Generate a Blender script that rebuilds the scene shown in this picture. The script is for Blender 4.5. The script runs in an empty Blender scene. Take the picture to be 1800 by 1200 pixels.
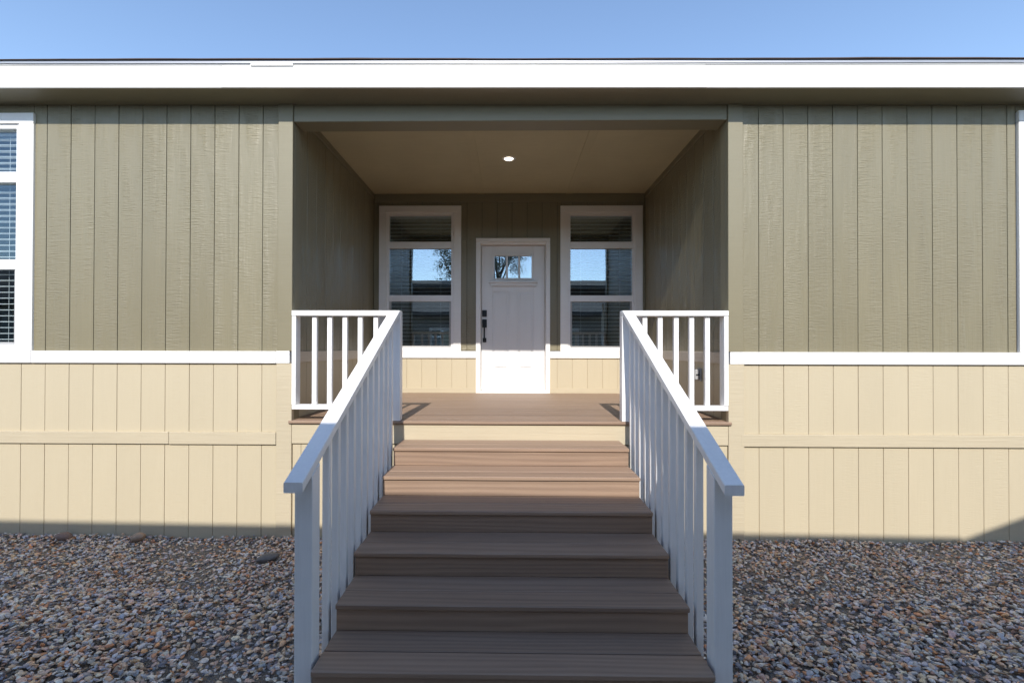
import bpy, math, random
import numpy as np
from mathutils import Vector, Matrix

random.seed(7)
rng = np.random.default_rng(11)
R = math.radians
scene = bpy.context.scene
col = scene.collection

# ------------------------------------------------------------------ camera
cam_data = bpy.data.cameras.new('camera')
cam = bpy.data.objects.new('camera', cam_data)
col.objects.link(cam)
cam_data.sensor_width = 36.0
cam_data.lens = 16.0
cam_data.clip_start = 0.05
cam_data.clip_end = 1000.0
cam_data.shift_x = 17.0 / 1800.0
cam_data.shift_y = 6.4 / 1800.0
yaw, pitch, roll = R(0.8), R(0.4), R(0.1)
fw = Vector((-math.sin(yaw) * math.cos(pitch), math.cos(yaw) * math.cos(pitch), math.sin(pitch)))
rt = fw.cross(Vector((0, 0, 1))).normalized()
up = rt.cross(fw)
rt2 = rt * math.cos(roll) + up * math.sin(roll)
up2 = up * math.cos(roll) - rt * math.sin(roll)
m = Matrix((rt2, up2, -fw)).transposed().to_4x4()
m.translation = Vector((0.0, -3.82, 1.60))
cam.matrix_world = m
scene.camera = cam

# ------------------------------------------------------------------ sky, sun, exposure
SUN_EL, SUN_AZ = R(37.95), R(2.6)          # azimuth: how far the sun stands to the left of straight behind the camera
world = bpy.data.worlds.new('World')
scene.world = world
world.use_nodes = True
wn = world.node_tree
bg = wn.nodes['Background']
sky = wn.nodes.new('ShaderNodeTexSky')
sky.sky_type = 'NISHITA'
sky.sun_disc = False
sky.sun_elevation = SUN_EL
sky.sun_rotation = R(180) + SUN_AZ
sky.air_density = 1.0
sky.dust_density = 0.3
sky.ozone_density = 1.6
wn.links.new(sky.outputs['Color'], bg.inputs['Color'])
bg.inputs['Strength'].default_value = 0.15

sun_data = bpy.data.lights.new('sun', 'SUN')
sun_data.energy = 3.0
sun_data.angle = R(0.53)
sun_data.color = (1.0, 0.95, 0.87)
sun = bpy.data.objects.new('sun', sun_data)
col.objects.link(sun)
to_sun = Vector((-math.sin(SUN_AZ) * math.cos(SUN_EL), -math.cos(SUN_AZ) * math.cos(SUN_EL), math.sin(SUN_EL)))
sun.rotation_euler = to_sun.to_track_quat('Z', 'Y').to_euler()

vs = scene.view_settings
vs.view_transform = 'Standard'
vs.look = 'None'
vs.exposure = 0.86
vs.gamma = 1.0
vs.use_curve_mapping = False
scene.cycles.max_bounces = 10
scene.cycles.diffuse_bounces = 5
scene.cycles.transparent_max_bounces = 12
scene.cycles.caustics_reflective = False


# ------------------------------------------------------------------ materials
def new_mat(name):
    mt = bpy.data.materials.new(name)
    mt.use_nodes = True
    nt = mt.node_tree
    b = nt.nodes['Principled BSDF']
    return mt, nt, b


def coords(nt, scale=(1, 1, 1)):
    tc = nt.nodes.new('ShaderNodeTexCoord')
    mp = nt.nodes.new('ShaderNodeMapping')
    mp.inputs['Scale'].default_value = scale
    nt.links.new(tc.outputs['Object'], mp.inputs['Vector'])
    return mp.outputs['Vector']


def noise(nt, scale_xyz, scale=1.0, detail=3.0, rough=0.5, dist=0.0, per_object=False):
    n = nt.nodes.new('ShaderNodeTexNoise')
    v = coords(nt, scale_xyz)
    if per_object:
        oi = nt.nodes.new('ShaderNodeObjectInfo')
        mu = nt.nodes.new('ShaderNodeMath')
        mu.operation = 'MULTIPLY'
        mu.inputs[1].default_value = 57.0
        nt.links.new(oi.outputs['Random'], mu.inputs[0])
        ad = nt.nodes.new('ShaderNodeVectorMath')
        ad.operation = 'ADD'
        nt.links.new(v, ad.inputs[0])
        nt.links.new(mu.outputs[0], ad.inputs[1])
        v = ad.outputs[0]
    nt.links.new(v, n.inputs['Vector'])
    n.inputs['Scale'].default_value = scale
    n.inputs['Detail'].default_value = detail
    n.inputs['Roughness'].default_value = rough
    n.inputs['Distortion'].default_value = dist
    return n.outputs['Fac']


def math_node(nt, op, a, b=None, clamp=False):
    n = nt.nodes.new('ShaderNodeMath')
    n.operation = op
    n.use_clamp = clamp
    for i, v in enumerate((a, b)):
        if v is None:
            continue
        if isinstance(v, (int, float)):
            n.inputs[i].default_value = v
        else:
            nt.links.new(v, n.inputs[i])
    return n.outputs[0]


def remap(nt, v, a, b, c=0.0, d=1.0):
    n = nt.nodes.new('ShaderNodeMapRange')
    n.inputs['From Min'].default_value = a
    n.inputs['From Max'].default_value = b
    n.inputs['To Min'].default_value = c
    n.inputs['To Max'].default_value = d
    nt.links.new(v, n.inputs['Value'])
    return n.outputs['Result']


def scale_color(nt, base, fac):
    """base colour times a grey factor"""
    n = nt.nodes.new('ShaderNodeMix')
    n.data_type = 'RGBA'
    n.blend_type = 'MULTIPLY'
    n.inputs['Factor'].default_value = 1.0
    if isinstance(base, tuple):
        n.inputs['A'].default_value = (*base, 1)
    else:
        nt.links.new(base, n.inputs['A'])
    cb = nt.nodes.new('ShaderNodeCombineColor')
    for k in range(3):
        nt.links.new(fac, cb.inputs[k])
    nt.links.new(cb.outputs[0], n.inputs['B'])
    return n.outputs['Result']


def bump(nt, bsdf, h, dist, strength=1.0):
    bp = nt.nodes.new('ShaderNodeBump')
    bp.inputs['Strength'].default_value = strength
    bp.inputs['Distance'].default_value = dist
    nt.links.new(h, bp.inputs['Height'])
    nt.links.new(bp.outputs['Normal'], bsdf.inputs['Normal'])


def siding_mat(name, base, rough, relief, var=0.10, grain_w=0.14):
    """pressed wood siding: washboard ridges across each board, in patches, plus long vertical grain"""
    mt, nt, b = new_mat(name)
    ridge = noise(nt, (13, 13, 125), 1.0, 2.5, 0.55, 0.18, True)
    grain = noise(nt, (130, 130, 2.2), 1.0, 2.0, 0.6, 0.0, True)
    patch = remap(nt, noise(nt, (9, 9, 1.3), 1.0, 2.0, 0.55, 0.4, True), 0.38, 0.66)
    h = math_node(nt, 'ADD', math_node(nt, 'MULTIPLY', ridge, math_node(nt, 'ADD', math_node(nt, 'MULTIPLY', patch, 0.9), 0.16)),
                  math_node(nt, 'MULTIPLY', grain, grain_w))
    bump(nt, b, h, relief)
    oi = nt.nodes.new('ShaderNodeObjectInfo')
    v = math_node(nt, 'ADD', remap(nt, oi.outputs['Random'], 0, 1, 1 - var * 0.4, 1 + var * 0.4),
                  remap(nt, noise(nt, (2.5, 2.5, 0.9), 1.0, 4.0, 0.6), 0.3, 0.7, -var * 0.5, var * 0.5))
    v = math_node(nt, 'MULTIPLY', v, remap(nt, grain, 0.3, 0.7, 1 - var * 0.35, 1 + var * 0.3))
    nt.links.new(scale_color(nt, base, v), b.inputs['Base Color'])
    b.inputs['Roughness'].default_value = rough
    b.inputs['Specular IOR Level'].default_value = 0.5
    mt.cycles.use_bump_map_correction = False
    return mt


def paint_mat(name, base, rough=0.45, relief=0.0006, var=0.04, grain_axis='x'):
    mt, nt, b = new_mat(name)
    sc = {'x': (3, 70, 70), 'y': (70, 3, 70), 'z': (70, 70, 3)}[grain_axis]
    g = noise(nt, sc, 1.0, 3.0, 0.6, 0.2, True)
    bump(nt, b, g, relief)
    big = noise(nt, (1.6, 1.6, 1.6), 1.0, 5.0, 0.6, 0.0, True)
    v = math_node(nt, 'ADD', remap(nt, big, 0.3, 0.7, 1 - var, 1 + var * 0.5), remap(nt, g, 0.3, 0.7, -var * 0.4, var * 0.4))
    nt.links.new(scale_color(nt, base, v), b.inputs['Base Color'])
    b.inputs['Roughness'].default_value = rough
    return mt


def deck_mat(name, base, dark):
    """capped composite board: fine streaks along the board and pressed cathedral grain"""
    mt, nt, b = new_mat(name)
    wv = nt.nodes.new('ShaderNodeTexWave')
    wv.wave_type = 'RINGS'
    wv.rings_direction = 'X'
    oi = nt.nodes.new('ShaderNodeObjectInfo')
    v = coords(nt, (0.55, 7.0, 7.0))
    ad = nt.nodes.new('ShaderNodeVectorMath')
    ad.operation = 'ADD'
    cb = nt.nodes.new('ShaderNodeCombineXYZ')
    nt.links.new(math_node(nt, 'MULTIPLY', oi.outputs['Random'], 31.0), cb.inputs[0])
    nt.links.new(math_node(nt, 'MULTIPLY', oi.outputs['Random'], 3.0), cb.inputs[1])
    nt.links.new(v, ad.inputs[0])
    nt.links.new(cb.outputs[0], ad.inputs[1])
    nt.links.new(ad.outputs[0], wv.inputs['Vector'])
    wv.inputs['Scale'].default_value = 1.6
    wv.inputs['Distortion'].default_value = 7.0
    wv.inputs['Detail'].default_value = 2.0
    wv.inputs['Detail Scale'].default_value = 0.8
    st = noise(nt, (1.1, 260, 260), 1.0, 3.0, 0.65, 0.0, True)
    blot = noise(nt, (1.2, 5, 5), 1.0, 4.0, 0.6, 0.0, True)
    f = math_node(nt, 'ADD', math_node(nt, 'MULTIPLY', remap(nt, wv.outputs['Fac'], 0.0, 1.0), 0.45),
                  math_node(nt, 'ADD', remap(nt, st, 0.3, 0.7, 0.0, 0.42), remap(nt, blot, 0.3, 0.7, 0.0, 0.25)), True)
    mx = nt.nodes.new('ShaderNodeMix')
    mx.data_type = 'RGBA'
    mx.inputs['A'].default_value = (*base, 1)
    mx.inputs['B'].default_value = (*dark, 1)
    nt.links.new(f, mx.inputs['Factor'])
    tint = scale_color(nt, mx.outputs['Result'], remap(nt, oi.outputs['Random'], 0, 1, 0.88, 1.10))
    nt.links.new(tint, b.inputs['Base Color'])
    h = math_node(nt, 'ADD', math_node(nt, 'MULTIPLY', wv.outputs['Fac'], 0.5), st)
    bump(nt, b, h, 0.0008)
    b.inputs['Roughness'].default_value = 0.55
    return mt


def plain_mat(name, base, rough=0.5, metallic=0.0, var=0.05):
    mt, nt, b = new_mat(name)
    n = noise(nt, (6, 6, 6), 1.0, 5.0, 0.6, 0.0, True)
    nt.links.new(scale_color(nt, base, remap(nt, n, 0.3, 0.7, 1 - var, 1 + var)), b.inputs['Base Color'])
    b.inputs['Roughness'].default_value = rough
    b.inputs['Metallic'].default_value = metallic
    return mt


def glass_mat(name, refl):
    """coated window glass: mirrors part of the light, lets the rest through"""
    mt = bpy.data.materials.new(name)
    mt.use_nodes = True
    nt = mt.node_tree
    nt.nodes.remove(nt.nodes['Principled BSDF'])
    out = nt.nodes['Material Output']
    tr = nt.nodes.new('ShaderNodeBsdfTransparent')
    tr.inputs['Color'].default_value = (0.90, 0.94, 0.95, 1)
    gl = nt.nodes.new('ShaderNodeBsdfGlossy')
    gl.inputs['Roughness'].default_value = 0.0
    gl.inputs['Color'].default_value = (0.72, 0.87, 1.0, 1)
    bp = nt.nodes.new('ShaderNodeBump')
    bp.inputs['Distance'].default_value = 0.0012
    nt.links.new(noise(nt, (1.3, 1.3, 1.3), 1.0, 1.0, 0.4), bp.inputs['Height'])
    nt.links.new(bp.outputs['Normal'], gl.inputs['Normal'])
    lw = nt.nodes.new('ShaderNodeLayerWeight')
    lw.inputs['Blend'].default_value = 0.5
    f = math_node(nt, 'ADD', math_node(nt, 'MULTIPLY', math_node(nt, 'POWER', lw.outputs['Facing'], 5.0), 0.9), refl * 0.5, True)
    mx = nt.nodes.new('ShaderNodeMixShader')
    nt.links.new(f, mx.inputs['Fac'])
    nt.links.new(tr.outputs[0], mx.inputs[1])
    nt.links.new(gl.outputs[0], mx.inputs[2])
    nt.links.new(mx.outputs[0], out.inputs['Surface'])
    return mt


M = {}
M['olive'] = siding_mat('olive_siding_paint', (0.226, 0.200, 0.130), 0.38, 0.0068)
M['olive_trim'] = paint_mat('olive_trim_paint', (0.226, 0.200, 0.130), 0.45, 0.0009)
M['olive_ceiling'] = paint_mat('olive_ceiling_paint', (0.47, 0.415, 0.265), 0.6, 0.0006, 0.08)
M['tan'] = siding_mat('tan_siding_paint', (0.505, 0.435, 0.308), 0.5, 0.0018, 0.035, 0.05)
M['tan_trim'] = paint_mat('tan_trim_paint', (0.50, 0.43, 0.308), 0.5, 0.0022, 0.05)
M['white'] = paint_mat('white_trim_paint', (0.84, 0.825, 0.80), 0.42, 0.0007)
M['fascia'] = paint_mat('fascia_paint', (0.67, 0.655, 0.63), 0.45, 0.0009, 0.05)
M['white_rail'] = paint_mat('white_rail_paint', (0.86, 0.85, 0.84), 0.4, 0.0005, 0.08, 'z')
M['vinyl'] = plain_mat('white_vinyl', (0.84, 0.83, 0.82), 0.35, 0.0, 0.02)
M['door'] = paint_mat('white_door_paint', (0.77, 0.76, 0.75), 0.38, 0.0003, 0.03, 'z')
M['deck'] = deck_mat('composite_board', (0.36, 0.248, 0.176), (0.225, 0.152, 0.108))
M['band'] = paint_mat('beige_band_paint', (0.60, 0.53, 0.44), 0.45, 0.0022, 0.08, 'y')
M['gap'] = plain_mat('dark_backing', (0.06, 0.052, 0.04), 0.9)
M['backing_tan'] = plain_mat('tan_groove_paint', (0.44, 0.36, 0.24), 0.8)
M['backing_olive'] = plain_mat('olive_groove_paint', (0.10, 0.09, 0.06), 0.8)
M['metal'] = plain_mat('grey_drip_metal', (0.42, 0.42, 0.44), 0.45, 0.6)
M['shingle'] = plain_mat('brown_shingle', (0.07, 0.05, 0.045), 0.9, 0.0, 0.3)
M['black'] = plain_mat('matte_black_metal', (0.012, 0.013, 0.015), 0.35, 0.3)
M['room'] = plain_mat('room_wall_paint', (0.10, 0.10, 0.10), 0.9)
M['blind'] = plain_mat('white_blind_slat', (0.84, 0.84, 0.83), 0.45)
M['glass'] = glass_mat('coated_glass', 0.44)
M['front_glass'] = glass_mat('dim_mirror_glass', 0.14)  # same glass as the porch, mirror share lowered to dim the front reflections
M['grey_plastic'] = plain_mat('grey_plastic', (0.40, 0.40, 0.40), 0.4)
M['neighbour_wall'] = siding_mat('neighbour_wall_paint', (0.30, 0.29, 0.26), 0.6, 0.002)
M['neighbour_roof'] = plain_mat('neighbour_shingle', (0.09, 0.085, 0.075), 0.9, 0.0, 0.3)
M['bark'] = plain_mat('bark', (0.10, 0.07, 0.05), 0.9, 0.0, 0.3)
M['leaf'] = plain_mat('leaf', (0.06, 0.085, 0.03), 0.6, 0.0, 0.4)
lm, lnt, lb = new_mat('lamp_lens')
lb.inputs['Base Color'].default_value = (0.8, 0.78, 0.7, 1)
lb.inputs['Emission Color'].default_value = (1.0, 0.90, 0.70, 1)
lb.inputs['Emission Strength'].default_value = 3.0
M['lens'] = lm


# ------------------------------------------------------------------ helpers
def link(name, mesh, mat, parent=None, kind=None, label=None):
    o = bpy.data.objects.new(name, mesh)
    col.objects.link(o)
    if mat is not None and not mesh.materials:
        mesh.materials.append(mat)
    if parent is not None:
        o.parent = parent
    if kind:
        o['kind'] = kind
    if label:
        o['label'] = label
    return o


def thing(name, label, cat, loc=(0, 0, 0), group=None):
    o = bpy.data.objects.new(name, None)
    col.objects.link(o)
    o.empty_display_size = 0.1
    o.location = loc
    o['label'] = label
    o['category'] = cat
    if group:
        o['group'] = group
    return o


def tag(o, label, cat, group=None):
    o['label'] = label
    o['category'] = cat
    if group:
        o['group'] = group
    return o


class MB:
    """collects chamfered boxes, prisms and lathes into one mesh"""
    def __init__(self):
        self.v, self.f, self.smooth = [], [], []

    def add(self, verts, faces, smooth=False):
        n = len(self.v)
        self.v += [tuple(p) for p in verts]
        self.f += [tuple(i + n for i in fc) for fc in faces]
        self.smooth += [smooth] * len(faces)
        return self

    def box(self, x0, x1, y0, y1, z0, z1, c=0.002):
        x0, x1 = min(x0, x1), max(x0, x1)
        y0, y1 = min(y0, y1), max(y0, y1)
        z0, z1 = min(z0, z1), max(z0, z1)
        c = min(c, 0.3 * (x1 - x0), 0.3 * (y1 - y0), 0.3 * (z1 - z0))
        lo, hi = (x0, y0, z0), (x1, y1, z1)
        vs_, idx = [], {}
        for sx in (0, 1):
            for sy in (0, 1):
                for sz in (0, 1):
                    s = (sx, sy, sz)
                    for ax in range(3):          # vertex on the face of axis ax
                        p = [0, 0, 0]
                        for k in range(3):
                            full = hi[k] if s[k] else lo[k]
                            p[k] = full if k == ax else (full - c if s[k] else full + c)
                        idx[(s, ax)] = len(vs_)
                        vs_.append(tuple(p))
        fs = []
        for ax in range(3):
            a, b = [k for k in range(3) if k != ax]
            for sd in (0, 1):
                q = []
                for (u, w) in ((0, 0), (1, 0), (1, 1), (0, 1)):
                    s = [0, 0, 0]
                    s[ax], s[a], s[b] = sd, u, w
                    q.append(idx[(tuple(s), ax)])
                fs.append(q)
        for ax in range(3):                      # edges along ax
            a, b = [k for k in range(3) if k != ax]
            for u in (0, 1):
                for w in (0, 1):
                    s0, s1 = [0, 0, 0], [0, 0, 0]
                    s0[a] = s1[a] = u
                    s0[b] = s1[b] = w
                    s1[ax] = 1
                    s0, s1 = tuple(s0), tuple(s1)
                    fs.append([idx[(s0, a)], idx[(s1, a)], idx[(s1, b)], idx[(s0, b)]])
        for s in [(i, j, k) for i in (0, 1) for j in (0, 1) for k in (0, 1)]:
            fs.append([idx[(s, 0)], idx[(s, 1)], idx[(s, 2)]])
        ctr = Vector(((x0 + x1) / 2, (y0 + y1) / 2, (z0 + z1) / 2))
        out = []
        for q in fs:
            pts = [Vector(vs_[i]) for i in q]
            nrm = (pts[1] - pts[0]).cross(pts[2] - pts[0])
            mid = sum(pts, Vector()) / len(pts)
            out.append(q if nrm.dot(mid - ctr) > 0 else q[::-1])
        return self.add(vs_, out)

    def prism(self, poly, axis, a, b):
        """polygon in the plane across axis, drawn out from a to b"""
        n = len(poly)
        def pt(p, t):
            if axis == 'x':
                return (t, p[0], p[1])
            if axis == 'y':
                return (p[0], t, p[1])
            return (p[0], p[1], t)
        vs_ = [pt(p, a) for p in poly] + [pt(p, b) for p in poly]
        fs = [list(range(n))[::-1], list(range(n, 2 * n))]
        fs += [[i, (i + 1) % n, n + (i + 1) % n, n + i] for i in range(n)]
        area = sum(poly[i][0] * poly[(i + 1) % n][1] - poly[(i + 1) % n][0] * poly[i][1] for i in range(n))
        flip = (area < 0) != (axis == 'y')
        if b < a:
            flip = not flip
        if flip:
            fs = [f[::-1] for f in fs]
        return self.add(vs_, fs)

    def lathe(self, prof, cx, cy, n=24):
        """(radius, z) profile about a vertical axis"""
        vs_, fs = [], []
        for r, z in prof:
            for k in range(n):
                a = 2 * math.pi * k / n
                vs_.append((cx + r * math.cos(a), cy + r * math.sin(a), z))
        for j in range(len(prof) - 1):
            for k in range(n):
                k2 = (k + 1) % n
                fs.append([j * n + k, j * n + k2, (j + 1) * n + k2, (j + 1) * n + k])
        return self.add(vs_, fs, True)

    def mesh(self, name):
        me = bpy.data.meshes.new(name)
        me.from_pydata(self.v, [], self.f)
        me.polygons.foreach_set('use_smooth', self.smooth)
        me.update()
        return me

    def build(self, name, mat, parent=None, kind=None, label=None):
        return link(name, self.mesh(name), mat, parent, kind, label)


def box(name, x0, x1, y0, y1, z0, z1, mat, parent=None, c=0.002, label=None):
    return MB().box(x0, x1, y0, y1, z0, z1, c).build(name, mat, parent, None, label)


def jit(a=0.001):
    return random.uniform(-a, a)


# ------------------------------------------------------------------ ground
def grid_mesh(name, xs, ys, zf):
    v = [(x, y, zf(x, y)) for y in ys for x in xs]
    nx = len(xs)
    f = [(j * nx + i, j * nx + i + 1, (j + 1) * nx + i + 1, (j + 1) * nx + i) for j in range(len(ys) - 1) for i in range(nx - 1)]
    me = bpy.data.meshes.new(name)
    me.from_pydata(v, [], f)
    return me


gm, gnt, gb = new_mat('gravel_bed')
vor = gnt.nodes.new('ShaderNodeTexVoronoi')
gnt.links.new(coords(gnt, (28, 28, 28)), vor.inputs['Vector'])
ramp = gnt.nodes.new('ShaderNodeValToRGB')
sep = gnt.nodes.new('ShaderNodeSeparateColor')
gnt.links.new(vor.outputs['Color'], sep.inputs[0])
gnt.links.new(sep.outputs[0], ramp.inputs['Fac'])
for k, (p, c_) in enumerate([(0.0, (0.17, 0.155, 0.145)), (0.3, (0.27, 0.255, 0.25)), (0.6, (0.36, 0.29, 0.22)), (1.0, (0.46, 0.41, 0.35))]):
    if k < 2:
        e = ramp.color_ramp.elements[k]
        e.position = p
    else:
        e = ramp.color_ramp.elements.new(p)
    e.color = (*c_, 1)
gnt.links.new(ramp.outputs['Color'], gb.inputs['Base Color'])
bump(gnt, gb, vor.outputs['Distance'], 0.03)
gb.inputs['Roughness'].default_value = 0.8
big = [-300, -60, -20, -8, -4, -2, 0, 2, 4, 8, 20, 60, 300]
ground = link('ground', grid_mesh('ground', big, big, lambda x, y: -0.009), gm, None, 'structure')

# ------------------------------------------------------------------ house
house = thing('house', 'olive and tan single storey house with a recessed front porch and white trim', 'house')
XW = 6.6          # half width built
REC = 1.845       # half width of the porch recess
RD = 2.36         # depth of the porch recess
Z_BAND0, Z_BAND1 = 1.470, 1.572
Z_SK0, Z_SK1 = 0.788, 0.890
GAP = 0.0055


def siding_wall(label_parent, x_edges, z0, z1, mat, back, plane_y=0.0, thick=0.012):
    gap = 0.0036 if mat is M['tan'] else GAP
    """one wall face across x: a backing sheet and a board between every pair of grooves"""
    w = box('wall', x_edges[0], x_edges[-1], plane_y + 0.007, plane_y + 0.05, z0, z1, back, label_parent, 0.0)
    for a, b in zip(x_edges[:-1], x_edges[1:]):
        if b - a < 0.015:
            continue
        box('siding_board', a + gap / 2, b - gap / 2, plane_y + jit(0.0006), plane_y + thick, z0, z1, mat, w, 0.0018)
    return w


def edges(a, b, grooves):
    return [a] + [g for g in sorted(grooves) if a + 0.012 < g < b - 0.012] + [b]


gl_left = [-2.086 - 0.2065 * k for k in range(0, 12)]
gl_right = [2.084 + 0.2045 * k for k in range(0, 12)]
for s, gr in ((-1, gl_left), (1, gl_right)):
    inner = 1.945
    for (z0, z1, mat, back, outer) in ((Z_BAND1, 3.70, M['olive'], M['backing_olive'], 4.06 if s < 0 else 4.2),
                                      (Z_SK1, Z_BAND0, M['tan'], M['backing_tan'], 4.56),
                                      (-0.03, Z_SK0, M['tan'], M['backing_tan'], 4.56)):
        a, b = sorted((s * inner, s * outer))
        siding_wall(house, edges(a, b, gr), z0, z1, mat, back)
    # beyond the frame: the same siding joined into one part
    far = MB()
    for (z0, z1) in ((Z_SK1, Z_BAND0), (-0.03, Z_SK0)):
        x = 4.56
        while x < XW:
            a, b = sorted((s * (x + GAP / 2), s * (min(x + 0.2055, XW) - GAP / 2)))
            far.box(a, b, 0, 0.012, z0, z1, 0.0018)
            x += 0.2055
    far.build('siding', M['tan'], house, 'stuff')
    far = MB()
    x = 5.34
    while x < XW:
        a, b = sorted((s * (x + GAP / 2), s * (min(x + 0.2055, XW) - GAP / 2)))
        far.box(a, b, 0, 0.012, Z_BAND1, 3.70, 0.0018)
        x += 0.2055
    far.build('siding', M['olive'], house, 'stuff')
    a, b = sorted((s * 4.56, s * XW))
    box('wall', a, b, 0.013, 0.05, -0.03, Z_BAND0, M['backing_tan'], house, 0.0)
    a, b = sorted((s * 5.34, s * XW))
    box('wall', a, b, 0.013, 0.05, Z_BAND1, 3.70, M['backing_olive'], house, 0.0)
    # end walls and the corner boards of the porch opening
    a, b = sorted((s * (XW - 0.05), s * XW))
    box('end_wall', a, b, 0.05, 8.0, -0.03, 3.66, M['tan_trim'], house)
    a, b = sorted((s * 1.825, s * 1.948))
    box('corner_board', a, b, -0.016, 0.03, Z_BAND1 + 0.001, 3.70, M['olive_trim'], house, 0.003)
    a, b = sorted((s * 1.825, s * 1.955))
    box('corner_board', a, b, -0.016, 0.03, -0.03, Z_BAND0 - 0.001, M['tan_trim'], house, 0.003)
    a, b = sorted((s * 1.8255, s * REC))
    box('corner_return', a, b, 0.031, 0.125, 0.99, 3.70, M['olive_trim'], house, 0.002)
    # belly band and skirting board
    if s < 0:
        box('belly_band', -4.05, -1.960, -0.020, 0.01, Z_BAND0, Z_BAND1, M['white'], house, 0.003)
        box('belly_band', -1.957, -1.842, -0.0215, 0.01, Z_BAND0, Z_BAND1 + 0.002, M['white'], house, 0.003)
        box('belly_band', -XW, -4.053, -0.020, 0.01, Z_BAND0, Z_BAND1, M['white'], house, 0.003)
        box('skirting_board', -2.866, -1.958, -0.017, 0.01, Z_SK0 - 0.001, Z_SK1, M['tan_trim'], house, 0.003)
        box('skirting_board', -XW, -2.869, -0.0165, 0.01, Z_SK0 + 0.001, Z_SK1 + 0.001, M['tan_trim'], house, 0.003)
    else:
        box('belly_band', 1.838, XW, -0.020, 0.01, Z_BAND0, Z_BAND1, M['white'], house, 0.003)
        box('skirting_board', 1.927, 4.88, -0.017, 0.01, Z_SK0, Z_SK1, M['tan_trim'], house, 0.003)
        box('skirting_board', 4.883, XW, -0.017, 0.01, Z_SK0, Z_SK1, M['tan_trim'], house, 0.003)

box('back_wall', -XW + 0.05, XW - 0.05, 7.95, 8.0, -0.03, 3.66, M['tan_trim'], house)

# eave, roof
soff = MB().prism([(-0.215, 3.668), (-0.0005, 3.646), (-0.0005, 3.70), (-0.215, 3.70)], 'x', -XW - 0.3, XW + 0.3)
soff.build('soffit', M['olive_trim'], house)
box('fascia_board', -XW - 0.3, -2.2978, -0.231, -0.2155, 3.662, 3.842, M['fascia'], house, 0.002)
box('fascia_board', -2.297, 1.55, -0.232, -0.2155, 3.663, 3.843, M['fascia'], house, 0.002)
box('fascia_board', 1.5508, XW + 0.3, -0.231, -0.2155, 3.662, 3.842, M['fascia'], house, 0.002)
# white bead along the top of the fascia, lapped in one place
box('fascia_bead', -XW - 0.3, -2.02, -0.236, -0.2155, 3.8435, 3.850, M['white'], house, 0.001)
box('fascia_bead', -2.06, -1.72, -0.241, -0.2325, 3.833, 3.850, M['white'], house, 0.001)
box('fascia_bead', -2.015, XW + 0.3, -0.2365, -0.2155, 3.8435, 3.8505, M['white'], house, 0.001)


def wavy_strip(x0, x1, y0, y1, zb, zt, step, amp, seed):
    rr = random.Random(seed)
    mb = MB()
    n = int((x1 - x0) / step)
    prev = None
    vs_, fs = [], []
    ph = [rr.uniform(0, 6.28) for _ in range(4)]
    for i in range(n + 1):
        x = x0 + (x1 - x0) * i / n
        d = amp * (0.5 * math.sin(1.3 * x + ph[0]) + 0.3 * math.sin(3.1 * x + ph[1]) + 0.2 * math.sin(7.7 * x + ph[2])) + rr.uniform(-amp, amp) * 0.12
        k = len(vs_)
        vs_ += [(x, y0, zb + d * 0.3), (x, y0, zt + d), (x, y1, zt + d), (x, y1, zb + d * 0.3)]
        if i:
            for a in range(4):
                b = (a + 1) % 4
                fs.append([k - 4 + a, k + a, k + b, k - 4 + b])
    fs.append([0, 1, 2, 3])
    k = len(vs_) - 4
    fs.append([k + 3, k + 2, k + 1, k])
    return mb.add(vs_, fs)


wavy_strip(-XW - 0.3, XW + 0.3, -0.243, -0.228, 3.8515, 3.872, 0.15, 0.003, 3).build('drip_edge', M['metal'], house)
wavy_strip(-XW - 0.3, XW + 0.3, -0.255, -0.20, 3.8755, 3.882, 0.1, 0.004, 5).build('shingle_edge', M['shingle'], house)
rf = MB().prism([(-0.235, 3.8715), (-0.19, 3.862), (4.0, 4.90), (8.2, 3.862), (8.2, 3.885), (4.0, 4.93), (-0.235, 3.875)], 'x', -XW - 0.3, XW + 0.3)
rf.build('roof', M['shingle'], house)
for s in (-1, 1):
    a, b = sorted((s * (XW - 0.05), s * XW))
    MB().prism([(0.0, 3.66), (8.0, 3.66), (8.0, 3.85), (4.0, 4.86), (0.0, 3.85)], 'x', a, b).build('gable_wall', M['olive_trim'], house)

# the eave line falls a little towards the right
for o in house.children:
    if o.name.split('.')[0] in ('soffit', 'fascia_board', 'fascia_bead', 'drip_edge', 'shingle_edge', 'roof'):
        for v in o.data.vertices:
            v.co.z -= 0.0058 * v.co.x

# porch recess: side walls run in depth
def side_wall(s, z0, z1, mat, back):
    a, b = sorted((s * (REC + 0.006), s * (REC + 0.06)))
    w = box('wall', a, b, 0.05, RD + 0.055, z0, z1, back, house, 0.0)
    ys = [0.128] + [RD - 0.205 * k for k in range(10, 0, -1)] + [RD]
    for p, q in zip(ys[:-1], ys[1:]):
        j = jit(0.0006)
        a, b = sorted((s * (REC + j), s * (REC + 0.011)))
        box('siding_board', a, b, p + GAP / 2, q - GAP / 2, z0, z1, mat, w, 0.0018)


for s in (-1, 1):
    side_wall(s, Z_BAND1, 3.70, M['olive'], M['backing_olive'])
    side_wall(s, 0.99, Z_BAND0, M['tan'], M['backing_tan'])
    a, b = sorted((s * (REC - 0.016), s * (REC + 0.01)))
    box('wall_band', a, b, 0.126, RD, Z_BAND0, Z_BAND1, M['band'], house, 0.003)
    a, b = sorted((s * (REC - 0.014), s * (REC - 0.001)))
    box('wall_moulding', a, b, 0.19, RD - 0.001, 3.628, 3.698, M['olive_trim'], house, 0.003)

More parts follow.
